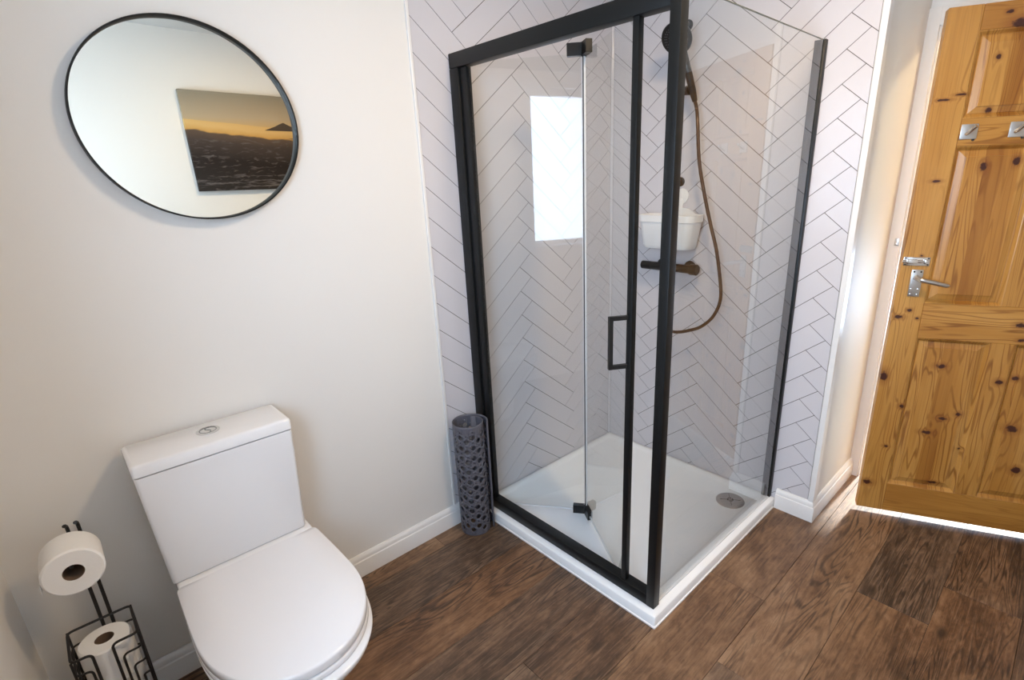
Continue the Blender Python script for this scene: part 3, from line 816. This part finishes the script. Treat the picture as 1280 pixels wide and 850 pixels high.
# ------------------------------------------------------------------ round mirror
mr = thing('round_mirror', 'round mirror in a thin black frame above the toilet', 'mirror', (-1.806, 0.0, 1.660))
RM = 0.257
mr.scale = (1.022, 1.0, 0.982)
fm = axis_mat((0, 0.003, 0), (0, -1, 0))
obj('frame', lathe([(RM - 0.005, 0.002), (RM, 0.002), (RM, 0.029), (RM - 0.001, 0.031), (RM - 0.0035, 0.031), (RM - 0.0045, 0.029), (RM - 0.0045, 0.004)], 128, fm, closed=True), 'black', mr)
obj('mirror_glass', lathe([(0.0, 0.006), (RM - 0.0047, 0.006), (RM - 0.0047, 0.0115), (0.0, 0.0115)], 128, fm), 'mirror', mr, sharp=3)

# ------------------------------------------------------------------ canvas picture (seen in the mirror)
cv = thing('canvas_picture', 'dark sunset landscape canvas seen reflected in the round mirror', 'picture', (-1.352, YF, 1.478))
obj('print', box((0.0, 0.004, 0.0), (0.90, 0.033, 0.592), 0.002), 'picture', cv)
obj('stretcher', box((0.01, 0.0005, 0.01), (0.89, 0.004, 0.58)), 'pine_h', cv)

# ------------------------------------------------------------------ lamps
cl = thing('ceiling_light', 'round opal ceiling light over the middle of the bathroom', 'ceiling light', (-0.95, -1.22, ZC))
obj('base', lathe([(0.0, 0.0), (0.15, 0.0), (0.15, -0.018), (0.0, -0.018)], 48), 'gloss', cl)
obj('diffuser', lathe([(0.0, -0.027), (0.10, -0.0265), (0.132, -0.0245), (0.140, -0.0182)], 48), 'lamp', cl)

# ------------------------------------------------------------------ toilet
TXc = -1.957; CX = -0.0105
to = thing('toilet', 'white close coupled toilet with square cistern under the round mirror', 'toilet', (TXc, 0.0, 0.0))


def dshape(hw_b, hw, yb, ym, yf, z, ex=2.4, rb=0.03, n=28):
    """D outline: straight back with rounded corners, sides, superellipse nose; anticlockwise from the back right"""
    right = []
    for i in range(5):
        a = PI / 2 * i / 4; right.append((hw_b - rb + rb * math.sin(a), yb - rb + rb * math.cos(a)))
    for i in range(1, 5):
        s = i / 5; right.append((hw_b + (hw - hw_b) * math.sin(s * PI / 2), yb - rb + (ym - yb + rb) * s))
    for i in range(n + 1):
        a = PI / 2 * i / n; c, s_ = math.cos(a), math.sin(a)
        right.append((hw * c ** (2 / ex), ym + (yf - ym) * s_ ** (2 / ex)))
    left = [(-x, y) for x, y in reversed(right[:-1])]
    return [Vector((x, y, z)) for x, y in right + left]


# pan
prof = [(0.0, 0.118, 0.120, -0.20, -0.56), (0.02, 0.122, 0.124, -0.20, -0.57), (0.12, 0.124, 0.132, -0.22, -0.585), (0.24, 0.142, 0.158, -0.26, -0.64), (0.33, 0.168, 0.186, -0.34, -0.712), (0.372, 0.176, 0.196, -0.42, -0.744), (0.388, 0.178, 0.199, -0.44, -0.748), (0.392, 0.175, 0.196, -0.44, -0.745)]
b = bm_new(); loft(b, [dshape(hb_, hw_, -0.035, ym, yf, z, 2.3) for z, hb_, hw_, ym, yf in prof])
obj('pan', b, 'ceramic', to, sharp=60)
b = box((-0.186, -0.215, 0.388), (0.186, -0.035, 0.440), 0.008, 3); obj('pan_deck', b, 'ceramic', to)
b = bm_new(); o1 = [(0.393, 0.994), (0.396, 1.0), (0.409, 1.0), (0.412, 0.992)]
loft(b, [dshape(0.192 * s, 0.198 * s, -0.222, -0.45, -0.22 + (-0.729 + 0.22) * s, z, 2.15) for z, s in o1]); obj('seat', b, 'seat', to, sharp=60)
b = bm_new(); o1 = [(0.4145, 0.988), (0.417, 0.998), (0.435, 1.0), (0.4395, 0.995), (0.4415, 0.985), (0.442, 0.6)]
loft(b, [dshape(0.193 * s, 0.198 * s, -0.203 - 0.02 * (1 - s), -0.45, -0.22 + (-0.729 + 0.22) * s, z, 2.15, 0.016) for z, s in o1]); obj('seat_lid', b, 'seat', to, sharp=60)
# cistern
b = bm_new()


def rbox(hw, yb, yf, z, r=0.02): return rr2(CX - hw, CX + hw, yf, yb, r, z)


loft(b, [rbox(0.181, -0.03, -0.180, 0.4425, 0.010), rbox(0.183, -0.03, -0.182, 0.446, 0.010), rbox(0.1965, -0.03, -0.186, 0.782, 0.010), rbox(0.1965, -0.03, -0.186, 0.785, 0.010), rbox(0.187, -0.036, -0.176, 0.7852, 0.010), rbox(0.187, -0.036, -0.176, 0.7884, 0.010)])
cs_ = obj('cistern', b, 'ceramic', to, sharp=60)
b = bm_new()
loft(b, [rbox(0.197, -0.020, -0.185, 0.7885, 0.010), rbox(0.198, -0.020, -0.188, 0.7895, 0.010), rbox(0.198, -0.020, -0.188, 0.815, 0.010), rbox(0.1965, -0.0215, -0.1845, 0.820, 0.010), rbox(0.191, -0.025, -0.181, 0.8222, 0.010)])
lid = obj('cistern_lid', b, 'ceramic', to, sharp=60)
fb = obj('flush_button', lathe([(0.030, -0.001), (0.030, 0.002), (0.028, 0.003), (0.0, 0.003)], 36, Matrix.Translation((CX, -0.092, 0.8222))), 'chrome', to)
b = bm_new(); pts = [(0.0216 * math.cos(2 * PI * i / 30), 0.0216 * math.sin(2 * PI * i / 30)) for i in range(30)]
add_lathe(b, [(0.0205, 0.003), (0.0225, 0.003), (0.0225, 0.0036), (0.0205, 0.0036)], 36, Matrix.Translation((CX, -0.092, 0.8222)), closed=True)
sp = [(0.0 + 0.006 * math.sin(i / 10 * 2 * PI), -0.020 + 0.04 * i / 10) for i in range(11)]
add_tube(b, [(x + CX, y - 0.092, 0.8255) for x, y in sp], 0.0011, 6)
obj('button_groove', b, simple('grey_groove', (0.16, 0.16, 0.16), 0.4), fb)

# ------------------------------------------------------------------ toilet roll stand and rolls
BX0, BX1, BY0, BY1, BZ = -2.384, -2.250, -0.238, -0.108, 0.394
st = thing('toilet_roll_stand', 'black wire toilet roll stand in the corner beside the toilet', 'toilet roll holder', (-2.317, -0.17, 0.0))
sm = Matrix.Translation((2.317, 0.17, 0.0))
WR = 0.0028


def arc(pts, r, k=5):
    """polyline with rounded inner corners"""
    P = [Vector(p) for p in pts]; out = [P[0]]
    for i in range(1, len(P) - 1):
        a, c, d = P[i - 1], P[i], P[i + 1]; u = (a - c).normalized(); v_ = (d - c).normalized(); rr_ = min(r, (a - c).length * 0.45, (d - c).length * 0.45)
        for j in range(k + 1):
            s = j / k; out.append((1 - s) ** 2 * (c + u * rr_) + 2 * s * (1 - s) * c + s * s * (c + v_ * rr_))
    out.append(P[-1]); return out


def spart(name, bm, mat='wire'): bm.transform(sm); return obj(name, bm, mat, st)


for x in (-2.3135, -2.2925):
    yy = BY1 + 0.004
    spart('upright', tube(arc([(x, yy, 0.012), (x, yy, 0.686), (x - 0.001, yy - 0.02, 0.700), (x - 0.002, yy - 0.034, 0.706)], 0.012), 0.0042, 10))
    # hook arm carrying the hanging roll
zr = 0.640
spart('roll_arm', tube(arc([(-2.313, BY1 + 0.001, 0.600), (-2.320, BY1 - 0.012, 0.625), (-2.322, BY1 - 0.03, zr), (-2.322, BY1 - 0.120, zr)], 0.015), 0.0042, 10))
# basket hoops: back, two sides, nested front wires either side of the slot
for k, z in enumerate((BZ, BZ - 0.045, BZ - 0.090, 0.262)):
    for side, x_c, x_s in ((-1, BX0, -2.344 - 0.009 * k), (1, BX1, -2.304 + 0.013 * k)):
        pth = [(-2.317, BY1, z), (x_c, BY1, z), (x_c, BY0, z), (x_s, BY0, z), (x_s, BY0, 0.060)]
        spart('basket_wire', tube(arc(pth, 0.014), WR if k else 0.0033, 8))
for x in (BX0, BX1):
    for y in (BY0, BY1):
        spart('corner_wire', tube([(x, y, 0.006), (x, y, BZ)], WR, 8))
    spart('side_wire', tube([(x, (BY0 + BY1) / 2, 0.060), (x, (BY0 + BY1) / 2, BZ - 0.002)], WR * 0.8, 8))
b = tube([(BX0, BY0, 0.058), (BX1, BY0, 0.058), (BX1, BY1, 0.058), (BX0, BY1, 0.058), (BX0, BY0, 0.058)], WR, 8)
for x in (-2.35, -2.317, -2.284): add_tube(b, [(x, BY0, 0.058), (x, BY1, 0.058)], WR, 8)
spart('basket_floor', b)
b = tube([(BX0, BY0, 0.006), (BX1, BY0, 0.006), (BX1, BY1, 0.006), (BX0, BY1, 0.006), (BX0, BY0, 0.006)], 0.004, 8); spart('base_ring', b)


def roll(label, loc, axis, R, L, flap=False, r0=0.021):
    t = thing('toilet_roll', label, 'toilet roll', loc)
    am = axis_mat((0, 0, 0), axis)
    obj('paper', lathe([(r0, 0.0), (R - 0.004, 0.0), (R, 0.004), (R, L - 0.004), (R - 0.004, L), (r0, L)], 48, am, closed=True), 'paper', t)
    obj('cardboard_core', lathe([(r0 - 0.0012, 0.001), (r0 - 0.0002, 0.001), (r0 - 0.0002, L - 0.001), (r0 - 0.0012, L - 0.001)], 32, am, closed=True), 'card', t)
    if flap:
        b = bm_new(); rows = []
        for i in range(7):
            s = i / 6; a = math.radians(180 + 6 * s)
            rows.append((-(R + 0.0012) - 0.002 * s, -0.030 * s))
        for j in range(len(rows) - 1):
            pass
        add_prism(b, [rows[0], rows[3], rows[6], (rows[6][0] + 0.0008, rows[6][1]), (rows[3][0] + 0.0008, rows[3][1]), (rows[0][0] + 0.0008, rows[0][1])], lambda p: Vector((p[0], -0.003, p[1])), lambda p: Vector((p[0], -L + 0.003, p[1])))
        obj('loose_sheet', b, 'paper', t)
    return t


roll('white toilet roll hanging on the arm at the top of the wire stand', (-2.322, -0.128, zr - 0.0155), (0, -1, 0), 0.060, 0.100, True)
G_ = 0.1055
roll('white toilet roll standing upright in the wire basket', (-2.317, -0.173, 0.0612 + 2 * G_), (0, 0, 1), 0.0565, 0.105)
roll('spare white toilet roll in the basket just below the topmost one', (-2.317, -0.173, 0.0612 + G_), (0, 0, 1), 0.0565, 0.105)
roll('spare white toilet roll at the very bottom of the wire basket', (-2.317, -0.173, 0.0612), (0, 0, 1), 0.0565, 0.105)

# ------------------------------------------------------------------ rolled bath mat standing in the corner
mt = thing('bath_mat', 'grey perforated rubber bath mat rolled up beside the shower door', 'bath mat', (-1.063, -0.097, 0.0))
e1 = Vector((0.714, -0.70, 0)); e2 = Vector((0.70, 0.714, 0)); MH = 0.528
TH0, TH1 = math.radians(452), math.radians(-12)
path = []; N_ = 700; sacc = 0.0; prev = None
for i in range(N_ + 1):
    s = i / N_; th = TH0 + (TH1 - TH0) * s; r = 0.054 + 0.025 * s
    q = (e1 * math.cos(th) + e2 * math.sin(th)) * r
    if prev is not None: sacc += (q - prev).length
    path.append((sacc, q)); prev = q
LEN = sacc


def on_path(s):
    s = max(0.0, min(LEN, s)); lo, hi = 0, N_
    while hi - lo > 1:
        m_ = (lo + hi) // 2
        if path[m_][0] <= s: lo = m_
        else: hi = m_
    a, b_ = path[lo], path[hi]; k = (s - a[0]) / max(1e-9, b_[0] - a[0]); return a[1].lerp(b_[1], k)


b = bm_new()
NC = max(8, round(LEN / 0.0252)); CW = LEN / NC; PITCH = 0.0478; HB = 0.034; RC = 0.03


def pv(s, z): return b.verts.new(on_path(s) + Vector((0, 0, z)))


def hole(s0, s1, z0, z1, rx, rz, n=12):
    cx, cz = (s0 + s1) / 2, (z0 + z1) / 2; inn, out = [], []
    hx, hz = (s1 - s0) / 2, (z1 - z0) / 2
    for i in range(n):
        a = 2 * PI * i / n; c, s_ = math.cos(a), math.sin(a)
        k = min(hx / abs(c) if abs(c) > 1e-6 else 9, hz / abs(s_) if abs(s_) > 1e-6 else 9)
        inn.append(pv(cx + rx * c, cz + rz * s_)); out.append(pv(cx + k * c, cz + k * s_))
    for i in range(n):
        f = b.faces.new((inn[i], inn[(i + 1) % n], out[(i + 1) % n], out[i])); f.smooth = True
    cor = [(s1, z1, PI / 4), (s0, z1, 3 * PI / 4), (s0, z0, 5 * PI / 4), (s1, z0, 7 * PI / 4)]
    for cs, cz_, _ in cor:
        ang = math.atan2(cz_ - cz, cs - cx) % (2 * PI); i = int(ang / (2 * PI / n)) % n
        va, vb = out[i], out[(i + 1) % n]; v = pv(cs, cz_)
        b.faces.new((va, v, vb))


def solid(s0, s1, z0, z1):
    sm_ = (s0 + s1) / 2; v = [pv(s0, z0), pv(sm_, z0), pv(s1, z0), pv(s1, z1), pv(sm_, z1), pv(s0, z1)]
    b.faces.new((v[0], v[1], v[4], v[5])); b.faces.new((v[1], v[2], v[3], v[4]))


for c in range(NC):
    s0, s1 = c * CW, (c + 1) * CW
    z = 0.006; zt = MH - 0.007
    if c == NC - 1 or c == 0:
        if c == NC - 1:      # rounded end of the sheet
            pts = [(s0, 0.0), (s1 - 0.02, 0.0)] + [(s1 - 0.02 + 0.02 * math.sin(a), 0.02 - 0.02 * math.cos(a)) for a in (0.5, 1.0, PI / 2)] + \
                  [(s1 - 0.02 + 0.02 * math.sin(a), MH - 0.02 + 0.02 * math.cos(a)) for a in (PI / 2, 1.0, 0.5)] + [(s1 - 0.02, MH), (s0, MH)]
            vs = [pv(*p) for p in pts]; b.faces.new(vs)
        else: solid(s0, s1, 0.0, MH)
        continue
    solid(s0, s1, 0.0, z); solid(s0, s1, zt, MH)
    if c % 2:
        solid(s0, s1, z, z + 0.008); z += 0.008
        k = 0
        while z + PITCH <= zt + 1e-6:
            hole(s0, s1, z, z + HB, 0.0108, 0.0112); hole(s0, s1, z + HB, z + PITCH, 0.0042, 0.0032, 8); z += PITCH
    else:
        z2 = z + PITCH / 2 - 0.006
        solid(s0, s1, z, z2); z = z2 + 0.008
        solid(s0, s1, z2, z)
        while z + PITCH <= zt + 1e-6:
            hole(s0, s1, z, z + HB, 0.0108, 0.0112); hole(s0, s1, z + HB, z + PITCH, 0.0042, 0.0032, 8); z += PITCH
    if zt - z > 1e-4:
        if zt - z > HB: hole(s0, s1, z, z + HB, 0.0108, 0.0112); z += HB
        solid(s0, s1, z, zt)
bmesh.ops.remove_doubles(b, verts=b.verts, dist=0.0004)
ms = obj('sheet', b, 'rubber', mt, sharp=60)
so = ms.modifiers.new('thickness', 'SOLIDIFY'); so.thickness = 0.0045; so.offset = 0.0
